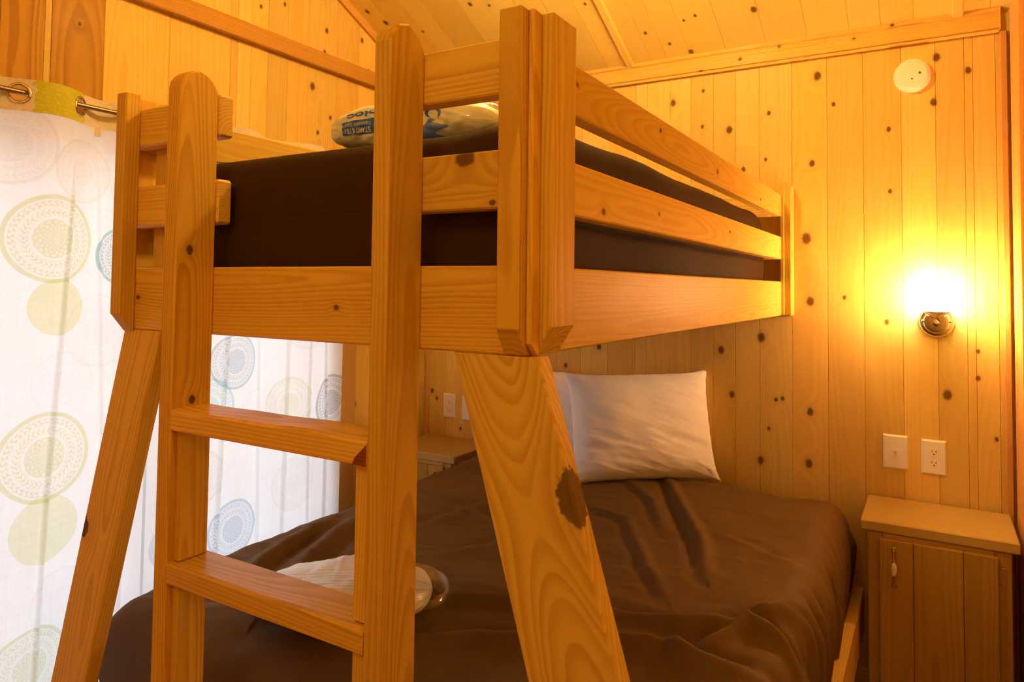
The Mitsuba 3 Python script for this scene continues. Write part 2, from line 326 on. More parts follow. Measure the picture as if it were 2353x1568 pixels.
# ------------------------------------------------------------------ bunk bed
bunk = thing('bunk_bed', 'honey-varnished pine loft bunk bed with slatted side rails above the wide brown bed', 'bunk bed')
t = .037
def rail(lo, hi, ax, lab=None, name='rail'): return lumber(name, cbox(lo, hi, .003), ax, bunk, lab)
ZT = [(.404, .493), (.2285, .321), (0.0, .1385)]
XLB = -1.011                                            # left end of the front rails
# long rails on the right and on the left
for z0, z1 in ZT: lumber('side_rail', cbox((-t, .038, z0), (0, 2.102, z1)), 1, bunk)
for z0, z1 in ZT: lumber('side_rail', cbox((XLB - .036, .038, z0 + .004), (XLB, 2.102, z1 + .004)), 1, bunk)
# head end rails
for z0, z1 in ZT: lumber('end_rail', cbox((XLB, 2.065, z0), (-t, 2.102, z1)), 0, bunk)
# front: full bottom rail, guard rails cut out between the ladder posts
lumber('end_rail', cbox((XLB - .036, 0, 0), (-.002, t, .1385)), 0, bunk, pith=(.02, .055))
for z0, z1 in ((.410, .4985), (.2285, .3215)):
    lumber('guard_rail', cbox((-.242, 0, z0), (-.002, t, z1)), 0, bunk, pith=(.05, .02))
    lumber('guard_rail', cbox((XLB - .036, 0, z0), (-.737, t, z1), .005), 0, bunk, pith=(.0, -.02))
# corner posts: boards with the feet cut at 45 degrees
def post(lo, hi, cut, axis, d):
    """board whose foot is cut at 45 degrees along axis; d = +1: the lower tip on the high side"""
    lo, hi = np.array(lo, float), np.array(hi, float); c = .0025
    pts = []
    L = hi[axis] - lo[axis]
    for s in (0, 1):
        for o in (0, 1):
            oth = 1 - axis
            base = np.zeros(3); base[axis] = (lo, hi)[s][axis]; base[oth] = (lo, hi)[o][oth]
            z0 = lo[2] + (cut if ((s == 1) == (d < 0)) else 0)
            for da, do in ((c, 0), (0, c)):
                q = base.copy(); q[axis] += da * (1 - 2 * s); q[oth] += do * (1 - 2 * o)
                q[2] = z0; pts.append(q.copy())
                q[2] = hi[2] - .0015; pts.append(q.copy())
            q = base.copy(); q[axis] += c * (1 - 2 * s); q[oth] += c * (1 - 2 * o); q[2] = hi[2]; pts.append(q)
    return hull(pts)
PT = .5322
def foot_board(x0, x1, y0, y1, outer, zi, zo, ztop):
    """upright board whose foot is bevelled across its thickness; outer: 'y-', 'x+' or 'x-' is the short side"""
    c = .0025; pts = []
    for x_, sx in ((x0, 1), (x1, -1)):
        for y_, sy in ((y0, 1), (y1, -1)):
            short = (outer == 'y-' and sy > 0) or (outer == 'x+' and sx < 0) or (outer == 'x-' and sx > 0)
            zb = zo if short else zi
            for dx, dy in ((c, 0), (0, c)):
                pts += [(x_ + dx * sx, y_ + dy * sy, zb), (x_ + dx * sx, y_ + dy * sy, ztop - .002)]
            pts.append((x_ + c * sx, y_ + c * sy, ztop))
    return hull(pts)
lumber('corner_post', foot_board(-.0395, .0005, -.0300, -.0003, 'y-', .002, .043, PT), 2, bunk, pith=(-.006, .075))
lumber('corner_post', foot_board(.0003, .0305, .0185, .100, 'x+', .002, .045, PT), 2, bunk, pith=(-.06, .0))
lumber('corner_post', foot_board(.0007, .0108, -.0092, .0180, 'y-', .0, .020, PT), 2, bunk)
lumber('corner_post', foot_board(XLB - .036, XLB, -.0366, -.0003, 'y-', -.004, .036, PT - .002), 2, bunk, pith=(.05, .06))
lumber('corner_post', foot_board(XLB - .066, XLB - .0363, .0185, .10, 'x-', .0, .045, PT), 2, bunk)
lumber('corner_post', cbox((0, 2.102, 0), (.038, 2.175, PT)), 2, bunk)
lumber('corner_post', cbox((-.005, 2.098, 0), (.012, 2.110, PT)), 2, bunk)
lumber('corner_post', cbox((XLB - .036 - .036, 2.10, 0), (XLB - .036, 2.17, PT)), 2, bunk)
lumber('corner_post', cbox((XLB + .0005, .0375, .0), (-.932, .0465, .50)), 2, bunk)
# slats and board under the upper mattress
for k in range(9):
    y0 = .14 + .225 * k
    lumber('slat', cbox((XLB + .002, y0, .085), (-t - .002, y0 + .09, .104)), 0, bunk)
# leaning legs
def leg(xa, xb, y0, y1, lean, key, lab=None, zt=-.0005, pith=None):
    pts = []; c = .0035; z1 = ZF
    for x_, sx in ((xa, 1), (xb, -1)):
        for y_, sy in ((y0, 1), (y1, -1)):
            for dx, dy in ((c, 0), (0, c)):
                for z_ in (zt, z1): pts.append((x_ + dx * sx - lean * z_, y_ + dy * sy, z_))
    return lumber('leg', hull(pts), key, bunk, lab, pith)
leg(-.138, .019, 0, .037, LEAN, 'rl', pith=(-.012, .030))
leg(-1.050, -.916, 0, .037, -LEAN, 'll', pith=(.03, .06))
# lower bed box
lumber('lower_rail', cbox((.262, .06, -1.16), (.298, 2.06, -1.003)), 1, bunk)
lumber('lower_rail', cbox((-1.402, .06, -1.17), (-1.365, 2.06, -1.03)), 1, bunk)
lumber('lower_rail', cbox((-1.365, .06, -1.17), (.262, .097, -1.04)), 0, bunk)
lumber('platform', cbox((-1.365, .10, -1.06), (.262, 2.055, -1.04)), 1, bunk)

# ladder
def lpost(xa, xb):
    """post with a rounded head; outline in (y, z)"""
    y0, y1 = -.089, 0.0; pts = []
    pts += [(y0, ZF), (y1, ZF)]
    pr = [(y1, .497), (-.004, .507), (-.014, .521), (-.026, .530), (-.046, .5345), (-.066, .528), (-.078, .518), (-.086, .506), (y0, .495)]
    P = [(y0, ZF), (y1, ZF)] + pr
    c = .003; out = []
    cy, cz = -.0445, .2
    for x_, ins in ((xa, c), (xa + c, 0), (xb - c, 0), (xb, c)):
        for (yy, zz) in P:
            out.append((x_, yy + (ins if yy < cy else -ins), zz - (ins if zz > cz else 0)))
    return hull(out)
LADR, LADL = (-.238, -.204), (-.778, -.739)
lad = bunk + '__ladder'
labels[lad] = {'label': 'straight pine ladder with rounded post heads'}
lumber('post', lpost(*LADL), 2, lad, pith=(.055, -.02)); lumber('post', lpost(*LADR), 2, lad, pith=(-.05, .03))
RUNGS = [(-.139, -.180), (-.432, -.471), (-.735, -.773), (-1.035, -1.073)]
def rung(z1, z0, wav, chip):
    """tread worn uneven on top"""
    xs = np.linspace(LADL[1], LADR[0], 41); prof = []
    V, Fc = [], []
    ys = [-.0885, -.0865, -.075, -.05, -.025, -.004, -.002]
    ring = []
    for i, x_ in enumerate(xs):
        dz = wav * (.5 * math.sin((x_ + .5) * 13.0) + .35 * math.sin(x_ * 31.0 + 1)) * .0035
        loop = [(-.0885, z0 + .002), (-.0885, z1 - .004 + dz), (-.0865, z1 - .0012 + dz), (-.082, z1 + dz)] + [(yy, z1 + .6 * dz) for yy in (-.06, -.04, -.02, -.004)] + [(-.001, z1 - .003), (-.001, z0 + .002), (-.003, z0), (-.0865, z0)]
        ring = [len(V) + k for k in range(len(loop))]
        for yy, zz in loop: V.append((x_, yy, zz))
    n = len(loop)
    for i in range(len(xs) - 1):
        for k in range(n):
            A, B = i * n + k, i * n + (k + 1) % n
            Fc += [[A, B, A + n], [B, B + n, A + n]]
    for base, rev in ((0, 0), ((len(xs) - 1) * n, 1)):
        for k in range(1, n - 1): Fc.append([base, base + k + 1, base + k] if not rev else [base, base + k, base + k + 1])
    m = TM(V, Fc); m.fix_normals(); return m
for i, (z1, z0) in enumerate(RUNGS):
    lumber('rung', rung(z1, z0, 1.0 if i == 0 else .3, i == 0), 0, lad, pith=(.02, -.09))
# cleats on the inner faces of the posts, under each rung
for i, (z1, z0) in enumerate(RUNGS):
    zb = RUNGS[i + 1][0] if i + 1 < len(RUNGS) else ZF
    lumber('cleat', cbox((LADL[1], -.074, zb + .001), (LADL[1] + .018, -.012, z0 - .001), .002), 2, lad)
    lumber('cleat', cbox((LADR[0] - .036, -.074, zb + .001), (LADR[0] - .0005, -.012, z0 - .001), .002), 2, lad)
# torn splinter gap at the right end of the first rung
m = hull([(-.239, -.0892, -.146), (-.239, -.0892, -.1795), (-.268, -.0892, -.1795), (-.262, -.0892, -.168), (-.239, -.0886, -.146), (-.239, -.0886, -.1795), (-.268, -.0886, -.1795)])
scene['torn_wood'] = wood_bsdf(wood('x', (.20, .06, .012), (.10, .03, .008), ()), .7, 0)
part('torn_corner', m, 'torn_wood', lad, uv=UV0(m), label='dark torn patch at the right end of the upper rung')

# ------------------------------------------------------------------ mattresses
def puffy(x0, x1, y0, y1, ztop, zbot, r, nx, ny, disp, side=None):
    """sheet-covered mattress: rounded slab with a displacement on the top and its sides"""
    h = ztop - zbot
    def prof(s, L):
        # s in arc length from -h-.. ; returns (x offset from the low edge, z drop)
        q = math.pi / 2 * r
        x = np.where(s < h - r, 0, np.where(s < h - r + q, r - r * np.cos((s - (h - r)) / r), r + (s - (h - r) - q)))
        z = np.where(s < h - r, h - s, np.where(s < h - r + q, r - r * np.sin((s - (h - r)) / r), 0))
        return x, z
    def full(s, L):
        tot = 2 * (h - r) + math.pi * r + (L - 2 * r)
        half = s <= tot / 2
        xa, za = prof(np.where(half, s, tot - s), L)
        return np.where(half, xa, L - xa), za
    Lx, Ly = x1 - x0, y1 - y0
    tx = 2 * (h - r) + math.pi * r + Lx - 2 * r; ty = 2 * (h - r) + math.pi * r + Ly - 2 * r
    def fn(U, V):
        X, zx = full(U * tx, Lx); Y, zy = full(V * ty, Ly)
        X = x0 + X; Y = y0 + Y; D = np.maximum(zx, zy)
        D = np.minimum(np.sqrt(zx ** 2 + zy ** 2), h)
        topw = np.clip(1 - D / .12, 0, 1)
        dz = disp(X, Y) * topw
        # sides bulge a little
        bul = .012 * np.sin(np.clip(D / h, 0, 1) * math.pi)
        sx = np.clip((zx - r * .4) / r, 0, 1); sy = np.clip((zy - r * .4) / r, 0, 1)
        ex = np.where(X < (x0 + x1) / 2, -1, 1) * sx * bul; ey = np.where(Y < (y0 + y1) / 2, -1, 1) * sy * bul
        if side is not None: 
            g = side(X, Y, D); ex = ex + np.where(X > (x0 + x1) / 2, 1, -1) * g
        return X + ex, Y + ey, ztop - D + dz
    return grid(fn, np.linspace(0, 1, nx), np.linspace(0, 1, ny))
FOLDS = [  # polyline, half width, height; negative = a hollow beside a ridge
    ([(-.472, 2.046), (-.297, 1.699), (-.115, 1.344), (-.024, 1.088)], .026, .022, 1),
    ([(-.597, 1.886), (-.379, 1.646), (-.234, 1.36)], .022, .010, 1),
    ([(-.585, 1.513), (-.407, 1.453), (-.185, 1.057), (-.087, .917)], .024, .012, 1),
    ([(-.163, .758), (-.011, .789), (.097, .857), (.198, .975), (.288, 1.065)], .030, .038, -1),
    ([(.03, .66), (.14, .851), (.221, .84), (.274, .805)], .026, .036, -1),
    ([(-.504, .41), (-.27, .533), (-.075, .608), (.003, .647), (.075, .637), (.209, .659)], .034, .044, -1),
    ([(-.608, .544), (-.378, .66), (-.157, .757)], .028, .034, -1),
    ([(-.945, .317), (-1.064, .574), (-1.221, .985)], .035, .024, 1),
    ([(-1.133, .386), (-1.208, .603), (-1.278, .893)], .030, .020, 1),
    ([(-.8, .781), (-.672, 1.033), (-.591, 1.179)], .03, .007, -1),
    ([(-.99, 1.025), (-.913, 1.363)], .03, .008, -1),
    ([(-.1, 1.446), (.085, 1.344), (.202, 1.302)], .03, .006, -1),
    ([(-1.174, 1.259), (-.925, 1.233), (-.82, 1.188)], .03, .010, -1),
    ([(-.95, 1.6), (-.75, 1.5), (-.62, 1.35)], .03, .006, 1),
]
def folds(X, Y):
    out = np.zeros_like(X)
    for poly, w, hgt, sg in FOLDS:
        best = np.full(X.shape, 9.0); sd = np.zeros_like(X); tt = np.zeros_like(X)
        P = np.array(poly); n = len(P) - 1
        for i in range(n):
            d = P[i + 1] - P[i]; L = np.linalg.norm(d); d = d / L; nn = np.array([-d[1], d[0]])
            s = np.clip((X - P[i][0]) * d[0] + (Y - P[i][1]) * d[1], 0, L)
            qx, qy = X - (P[i][0] + d[0] * s), Y - (P[i][1] + d[1] * s)
            dist = np.hypot(qx, qy); sgn = qx * nn[0] + qy * nn[1]
            up = dist < best
            best = np.where(up, dist, best); sd = np.where(up, np.sign(sgn) * dist, sd); tt = np.where(up, (i + s / L) / n, tt)
        env = np.clip(np.sin(np.clip(tt, 0.02, .98) * math.pi), 0, 1) ** .5
        e = np.exp(-(best / w) ** 2)
        v = e - .75 * np.exp(-((sd - sg * -1.35 * w) / (w * .8)) ** 2) * (best < 4 * w)
        out += 1.15 * hgt * env * v
    return out
def low_disp(X, Y):
    p = np.stack([X * 3.5, Y * 3.5, X * 0], -1)
    b = (meshkit.fbm(p, 3, 3) - .5) * .035
    p2 = np.stack([X * 7 + Y * 9, Y * 26 - X * 10, X * 0], -1)
    f = (meshkit.fbm(p2, 3, 5) - .5) * .010
    c = -.030 * np.exp(-((Y - .15) / .25) ** 2)                          # sags towards the foot
    lift = .03 * np.clip((Y - 1.2) / .8, 0, 1)
    return b + f + c + lift + folds(X, Y)
def low_side(X, Y, D):
    w = np.clip((D - .01) / .08, 0, 1)
    s = (Y * 1.0 + D * .55)
    g = np.sin(s * 46 + 3 * np.sin(s * 11)) * .5 + np.sin(s * 83 + 1) * .25
    return w * g * .020 * (.6 + .8 * (Y < 1.5))
mt, _ = puffy(-1.385, .255, .18, 2.055, -.715, -.998, .09, 420, 460, low_disp, low_side)
lowm = thing('lower_mattress', 'wide mattress in a wrinkled brown sheet under the bunk, two white pillows at its head', 'mattress')
scene[lowm] = ply(mt, 'brown_sheet', smooth=True)
def up_disp(X, Y):
    p = np.stack([X * 4, Y * 4, X * 0], -1)
    return (meshkit.fbm(p, 3, 8) - .5) * .012 + .018 * np.clip(Y / .6, 0, 1) - .028 * np.exp(-((Y - .06) / .13) ** 2) + .010 * np.exp(-((X + .11) / .07) ** 2 - ((Y - .06) / .2) ** 2)
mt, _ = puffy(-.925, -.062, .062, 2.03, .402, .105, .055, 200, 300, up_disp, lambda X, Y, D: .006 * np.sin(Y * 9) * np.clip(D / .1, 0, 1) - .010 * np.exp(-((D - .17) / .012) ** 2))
upm = thing('upper_mattress', 'narrow mattress in a brown sheet painted darker for shade between the bunk rails, under a plastic bag', 'mattress')
scene[upm] = ply(mt, 'shaded_brown_sheet', smooth=True)

part('piping', tube([(x_, .062 - .0105, .245) for x_ in np.linspace(-.87, -.12, 9)], .0022, 8), 'shaded_brown_sheet', upm, smooth=40)
# ------------------------------------------------------------------ pillows
def pillow(w, h, th, seed, n=90):
    u = np.linspace(-1, 1, n)
    def side(sg):
        def fn(U, V):
            ear = 1 + .05 * (np.abs(U) ** 6) * (np.abs(V) ** 6) * 1.6
            pin = 1 - .015 * (1 - U ** 2) * np.abs(V) ** 8
            pinu = 1 - .025 * (1 - V ** 2) * np.abs(U) ** 8
            e = np.clip((1 - np.abs(U) ** 3.4), 0, 1) * np.clip((1 - np.abs(V) ** 3.4), 0, 1)
            p = np.stack([U * 2.2, V * 2.2, U * 0 + sg], -1)
            wr = (meshkit.fbm(np.stack([U * 2 + V, V * 6 + 2 * U, U * 0 + seed], -1), 3, seed) - .5) * .016 * np.clip(e * 2.5, 0, 1)
            rad = np.arctan2(V, U)
            edge = (1 - np.clip(e * 1.6, 0, 1)) * np.clip(e * 12, 0, 1)
            wr = wr + edge * .003 * np.sin((U * (np.abs(V) > np.abs(U)) + V * (np.abs(V) <= np.abs(U))) * 24 + seed)
            z = sg * (th / 2 * e ** .55 * (.9 + .25 * meshkit.fbm(p, 2, seed + 1)) + wr * (e > 1e-3))
            return U * w / 2 * ear * pinu, V * h / 2 * ear * pin, z
        return fn
    a, _ = grid(side(1), u, u); b, _ = grid(side(-1), u, u)
    b.faces = b.faces[:, ::-1]
    m = cat([a, b]); m.merge_vertices(); return m
def frame(origin, xdir, updir):
    x = np.array(xdir, float); x /= np.linalg.norm(x); y = np.array(updir, float); y -= x * (x @ y); y /= np.linalg.norm(y); z = np.cross(x, y)
    return np.stack([x, y, z], 1), np.array(origin, float)
pm = pillow(.60, .44, .25, 3)
R, o = frame((-.542, 1.955, -.480), (.46, .33, .012), (-.07, .10, .42))
pf = thing('pillow', 'white pillow in full view, standing against the back wall on the brown bed', 'pillow', None)
scene[pf] = ply(place(pm, R, o), 'pillow_cotton', smooth=True)
pm = pillow(.60, .42, .12, 9)
R, o = frame((-.93, 2.078, -.505), (1, .01, .0), (0.0, .10, .42))
pr_ = thing('pillow', 'white pillow half hidden by the leaning bunk leg and the other pillow', 'pillow', None)
scene[pr_] = ply(place(pm, R, o), 'pillow_cotton', smooth=True)

# ------------------------------------------------------------------ curtains, rod, grommets
XC = -1.75
PLEATS = [(.02, .02, .010), (.205, .045, .016), (.36, -.03, .010), (.44, .02, .012), (.60, .0, .012), (.80, .03, .016), (.97, -.02, .012), (1.11, .03, .014), (1.22, -.02, .010), (1.33, .01, .016), (-.15, .03, .012), (-.4, 0, .014)]
def wave(y): return np.sin((y - .082) / .172 * math.pi)
def curt_x(y, z):
    k = np.clip((.70 - z) / 1.2, 0, 1)
    a = .026 * (1 - k) + .014
    sl = np.sin(y * 21 + 1.5 * np.sin(y * 5 + z * .8) + z * .7) * .010 * k
    pl = np.zeros_like(y * 1.0 + z)
    for yc, lean, am in PLEATS:
        pl = pl + am * np.exp(-((y - yc - lean * (z + .3)) / .0065) ** 2)
    return XC + a * wave(y) + sl + pl * np.clip((.60 - z) / .25, 0, 1)
CIRC = [  # y, z, radius, colour of the print, kind
    (.181, .232, .135, (.80, .80, .50), 0), (.201, .027, .086, (.86, .85, .52), 1), (.184, -.418, .136, (.82, .82, .55), 0), (.191, -.631, .101, (.88, .88, .60), 1),
    (.163, -1.018, .114, (.80, .82, .60), 0), (.231, -.204, .10, (.96, .96, .97), 0), (.273, .449, .102, (.93, .90, .83), 0), (.064, .501, .12, (.93, .90, .84), 0),
    (.429, .189, .101, (.42, .62, .66), 0), (.846, -.19, .107, (.60, .70, .78), 0), (.733, -.354, .114, (.62, .83, .84), 0), (1.12, -.391, .115, (.88, .88, .72), 0),
    (1.38, -.417, .125, (.50, .52, .55), 0), (.86, -.821, .112, (.58, .70, .82), 0), (.345, -.051, .12, (.95, .95, .96), 0), (.968, -.404, .10, (.95, .95, .95), 0),
    (.70, -.60, .11, (.92, .90, .82), 0), (1.15, -.72, .11, (.95, .94, .93), 0), (.60, -.80, .08, (.72, .80, .88), 1), (1.2, -.05, .12, (.94, .92, .86), 0), (.25, -.86, .10, (.94, .95, .97), 0)]
def curtain_col(p, n, uv):
    y, z = p.y, p.z
    col = mi.Color3f(.86, .89, .93) * (1 + .03 * (noise(y * 260.0, z * 9.0) - .5) + .03 * (noise(z * 260.0, y * 9.0) - .5))
    for cy, cz, cr, cc, kind in CIRC:
        dy, dz = y - cy, z - cz
        rho = dr.sqrt(dy * dy + dz * dz) / cr; th = dr.atan2(dz, dy)
        ins = 1 - smoothstep(.97, 1.0, rho)
        if kind == 0:
            rim = smoothstep(.88, .90, rho)
            sc = smoothstep(.45, .6, .5 + .5 * dr.cos(th * 40.0 + dr.sin(rho * 60.0) * 1.5)) * smoothstep(.70, .73, rho) * (1 - smoothstep(.84, .86, rho))
            lf = smoothstep(.4, .6, .5 + .5 * dr.sin(th * 34.0 + dr.abs(rho - .58) * 60.0)) * smoothstep(.50, .53, rho) * (1 - smoothstep(.64, .67, rho))
            rg = smoothstep(.5, .7, .5 + .5 * dr.cos(rho * 75.0)) * .6
            core = (1 - smoothstep(.42, .45, rho)) * (.35 + .45 * smoothstep(.4, .6, .5 + .5 * dr.cos(th * 16.0) * dr.cos(rho * 42.0)))
            m = ins * dr.clip(.18 + rim * .8 + sc * .6 + lf * .6 + rg * .35 + core, 0, 1)
        else:
            m = ins * (.75 + .25 * noise(y * 140.0, z * 140.0))
        ink = [c ** 1.15 for c in cc]
        col = col * (1 - m * .8 * (1 - mi.Color3f(ink)))
    return col
scene['curtain_cloth'] = {'type': 'principledthin', 'base_color': proc(curtain_col), 'roughness': .8, 'spec_trans': 0.0, 'diff_trans': 1.05}
def header_col(p, n, uv):
    b = 1 - smoothstep(.045, .085, dr.abs(p.y - .185 - .02 * noise(p.z * 60.0)) * (.8 + .0 * p.z))
    b = dr.maximum(b, smoothstep(.55, .62, noise(p.y * 4.0 + 7.3)) * mi.Float(p.y < .02))
    w = noise(p.y * 300.0, p.z * 300.0)
    return mix((.66, .58, .46), (.52, .50, .05), smoothstep(.45, .6, b)) * (.88 + .2 * w)
scene['curtain_header'] = {'type': 'twosided', 'bsdf': {'type': 'principled', 'base_color': proc(header_col), 'roughness': .9, 'specular': .1}}
HZ0, HZ1 = .600, .694
def curtain(label, y0, y1, gy):
    k = thing('curtain', label, 'curtain', None)
    ys = np.linspace(y0, y1, int((y1 - y0) / .0022)); zs = np.linspace(-1.40, HZ0 + .003, 90)
    m, _ = grid(lambda Y, Z: (curt_x(Y, Z), Y, Z), ys, zs); part('panel', m, 'curtain_cloth', k, smooth=True)
    ys = np.linspace(y0, y1, int((y1 - y0) / .0025)); zs = np.linspace(HZ0, HZ1, 48)
    front, _ = grid(lambda Y, Z: (curt_x(Y, Z) + .0015, Y, Z), ys, zs)
    c = front.vertices[front.faces].mean(1); keep = np.ones(len(c), bool)
    for g in gy: keep &= np.hypot((c[:, 1] - g) * 1.05, c[:, 2] - .651) > .0265
    part('header', TM(front.vertices, front.faces[keep]), 'curtain_header', k, smooth=True)
    for g in gy:
        s = (curt_x(np.array(g + .004), np.array(.651)) - curt_x(np.array(g - .004), np.array(.651))) / .008
        yd = np.array([float(s), 1, 0]); yd /= np.linalg.norm(yd)
        pts = [np.array([float(curt_x(np.array(g), np.array(.651))), g, .651]) + .0275 * (math.cos(a) * yd + math.sin(a) * np.array([0, 0, 1])) for a in np.linspace(0, 2 * math.pi, 41)]
        part('grommet', tube(pts, .0048, 10), 'nickel', k, smooth=40)
    return k
GR = [.082 + .172 * i for i in range(-4, 8)]
c1 = curtain('sheer printed curtain panel at the far left, with the bronze grommets in view', -.62, .497, [g for g in GR if -.6 < g < .48])
c2 = curtain('sheer printed curtain panel seen between the ladder posts, blue medallions on it', .507, 1.435, [g for g in GR if .52 < g < 1.42])
m = cbox((curt_x(np.array(.326), np.array(.59)) + .002, .318, .574), (curt_x(np.array(.326), np.array(.59)) + .004, .338, .601), .0006)
part('tag', m, 'curtain_header', c1, label='small cloth tag hanging from the hem of the header')
rod = thing('curtain_rod', 'thin bronze rod through the curtain grommets', 'curtain rod')
part('rod', tube([(XC, -.75, .655), (XC, 1.50, .655)], .008, 20), 'bronze_rod', rod, smooth=40)
part('finial', place(trimesh.creation.icosphere(3, .02), None, (XC, 1.515, .655)), 'bronze_rod', rod, smooth=True)
part('finial', place(trimesh.creation.icosphere(3, .02), None, (XC, -.765, .655)), 'bronze_rod', rod, smooth=True)
for yy in (-.70, 1.47):
    part('bracket', cat([tube([(XL + .002, yy, .655), (XC, yy, .655)], .006, 12), cbox((XL + .0005, yy - .02, .63), (XL + .006, yy + .02, .68))]), 'bronze_rod', rod, smooth=40)

# ------------------------------------------------------------------ nightstands
def nightstand(x0, x1, y0, ztop, label, handle_left, tx=0.0):
    k = thing('nightstand', label, 'nightstand', None)
    th = .036; yb = YB - .0165
    lumber('top', cbox((x0, y0, ztop - th), (x1, yb, ztop), .004), 0, k, bs='cabinet')
    bx0, bx1, by = x0 + .022, x1 - .022, y0 + .026
    zt = ztop - th - .0005
    lumber('side', cbox((bx0, by, ZF), (bx0 + .018, yb, zt)), 2, k, bs='cabinet'); lumber('side', cbox((bx1 - .018, by, ZF), (bx1, yb, zt)), 2, k, bs='cabinet')
    lumber('stile', cbox((bx0, by - .018, ZF), (bx0 + .045, by - .0003, zt)), 2, k, bs='cabinet'); lumber('stile', cbox((bx1 - .045, by - .018, ZF), (bx1, by - .0003, zt)), 2, k, bs='cabinet')
    lumber('cross_rail', cbox((bx0 + .0455, by - .018, zt - .05), (bx1 - .0455, by - .0003, zt)), 0, k, bs='cabinet')
    lumber('back', cbox((bx0 + .019, yb - .012, ZF + .05), (bx1 - .019, yb, zt)), 2, k, bs='cabinet')
    lumber('shelf', cbox((bx0 + .019, by + .003, ZF + .06), (bx1 - .019, yb - .013, ZF + .078)), 0, k, bs='cabinet')
    dx0, dx1, dz1 = bx0 + .036, bx1 - .036, zt - .016
    dd = k + '__door'
    labels[dd] = {'label': 'plank door with a handle'}
    n = 3; ed = [dx0, dx0 + (dx1 - dx0) * .30, dx0 + (dx1 - dx0) * .72, dx1]
    for a, b in zip(ed[:-1], ed[1:]):
        lumber('board', plank_box(a + .0006, b - .0006, by - .036, by - .0185, ZF + .03, dz1), 2, dd, bs='cabinet')
    hx = dx0 + .044 if handle_left else dx1 - .044
    zh = dz1 - .030; yh = by - .036
    hk = k + '__handle'
    for zz in (zh, zh - .116):
        part('end', place(revolve([(0, 0), (.0075, 0), (.009, .003), (.006, .008), (.0035, .014), (.004, .020), (0, .023)], 20), RX90, (hx, yh, zz)), 'brass', hk, smooth=40)
    part('bar', tube([(hx, yh - .018, zh), (hx, yh - .021, zh - .02), (hx, yh - .024, zh - .036)], [.004, .0028, .0045]), 'brass', hk, smooth=40)
    part('bar', tube([(hx, yh - .018, zh - .116), (hx, yh - .021, zh - .096), (hx, yh - .024, zh - .080)], [.004, .0028, .0045]), 'brass', hk, smooth=40)
    sp = [(hx, yh - .024, zh - .036 - .044 * s) for s in np.linspace(0, 1, 13)]
    part('grip', tube(sp, [.0045 + .0055 * math.sin(math.pi * s) ** .8 for s in np.linspace(0, 1, 13)], 20), 'ceramic', hk, smooth=60, label='white ceramic grip')
    hgx = (dx1 + .012) if handle_left else (dx0 - .012)
    for zz in (dz1 - .06, ZF + .12):
        part('hinge', cat([cbox((hgx - .007, by - .0215, zz - .026), (hgx + .007, by - .0185, zz + .026), .001), tube([(hgx - .010 * (1 if handle_left else -1), by - .024, zz - .02), (hgx - .010 * (1 if handle_left else -1), by - .024, zz + .02)], .0035, 10)]), 'brass', k, label='small brass hinge')
    return k
def plank_box(a, b, y0, y1, z0, z1): return cbox((a, y0, z0), (b, y1, z1), .002)
nightstand(.306, .758, 1.815, -.682, 'wooden nightstand to the right of the bed under the glowing wall lamp', True)
nightstand(-1.822, -1.392, 1.795, -.692, 'wooden nightstand in the far corner behind the leaning bunk leg', False)

# ------------------------------------------------------------------ wall plates, alarm, sconce
def plate_base(x0, z0, w, h, k):
    lo, hi = (x0, YB - .0075, z0 - h), (x0 + w, YB - .0004, z0)
    m = hull([(x_ + ix * s, y_, z_ + iz * s) for s, y_ in ((0, hi[1]), (0, hi[1] - .002), (.006, lo[1])) for x_, ix in ((lo[0], 1), (hi[0], -1)) for z_, iz in ((lo[2], 1), (hi[2], -1))])
    part('plate', m, 'white_plastic', k)
    for dz in (.2, .8):
        if k.startswith('light'): part('screw', place(revolve([(0, 0), (.003, 0), (.0025, .001), (0, .0013)], 14), RX90, (x0 + w / 2, lo[1], z0 - h * dz)), 'white_plastic', k, smooth=30)
def outlet(x0, z0, label, w=.082, h=.129):
    k = thing('outlet', label, 'power outlet'); plate_base(x0, z0, w, h, k); yf = YB - .0075; xc = x0 + w / 2
    for s in (1, -1):
        zc_ = z0 - h / 2 + s * .0205
        poly = Polygon([(math.cos(a) * .0168, math.sin(a) * .0168) for a in np.linspace(0, 2 * math.pi, 40)[:-1]]).intersection(Polygon([(-.02, -.0135), (.02, -.0135), (.02, .0135), (-.02, .0135)]))
        f = trimesh.creation.extrude_polygon(poly, .0016, engine='earcut')
        kk = part('socket', place(f, RX90, (xc, yf, zc_)), 'white_plastic', k)
        for dx, hh in ((-.0064, .0085), (.0064, .0070)):
            part('slot', cbox((xc + dx - .0012, yf - .0020, zc_ + .002 - hh / 2 + .001), (xc + dx + .0012, yf - .0014, zc_ + .002 + hh / 2 + .001), .0001), 'slot_dark', kk)
        part('slot', place(revolve([(0, 0), (.0026, 0), (.0026, .0006), (0, .0006)], 14), RX90, (xc, yf - .0014, zc_ - .0075)), 'slot_dark', kk)
    part('screw', place(revolve([(0, 0), (.003, 0), (.0025, .001), (0, .0013)], 14), RX90, (xc, yf, z0 - h / 2)), 'white_plastic', k, smooth=30)
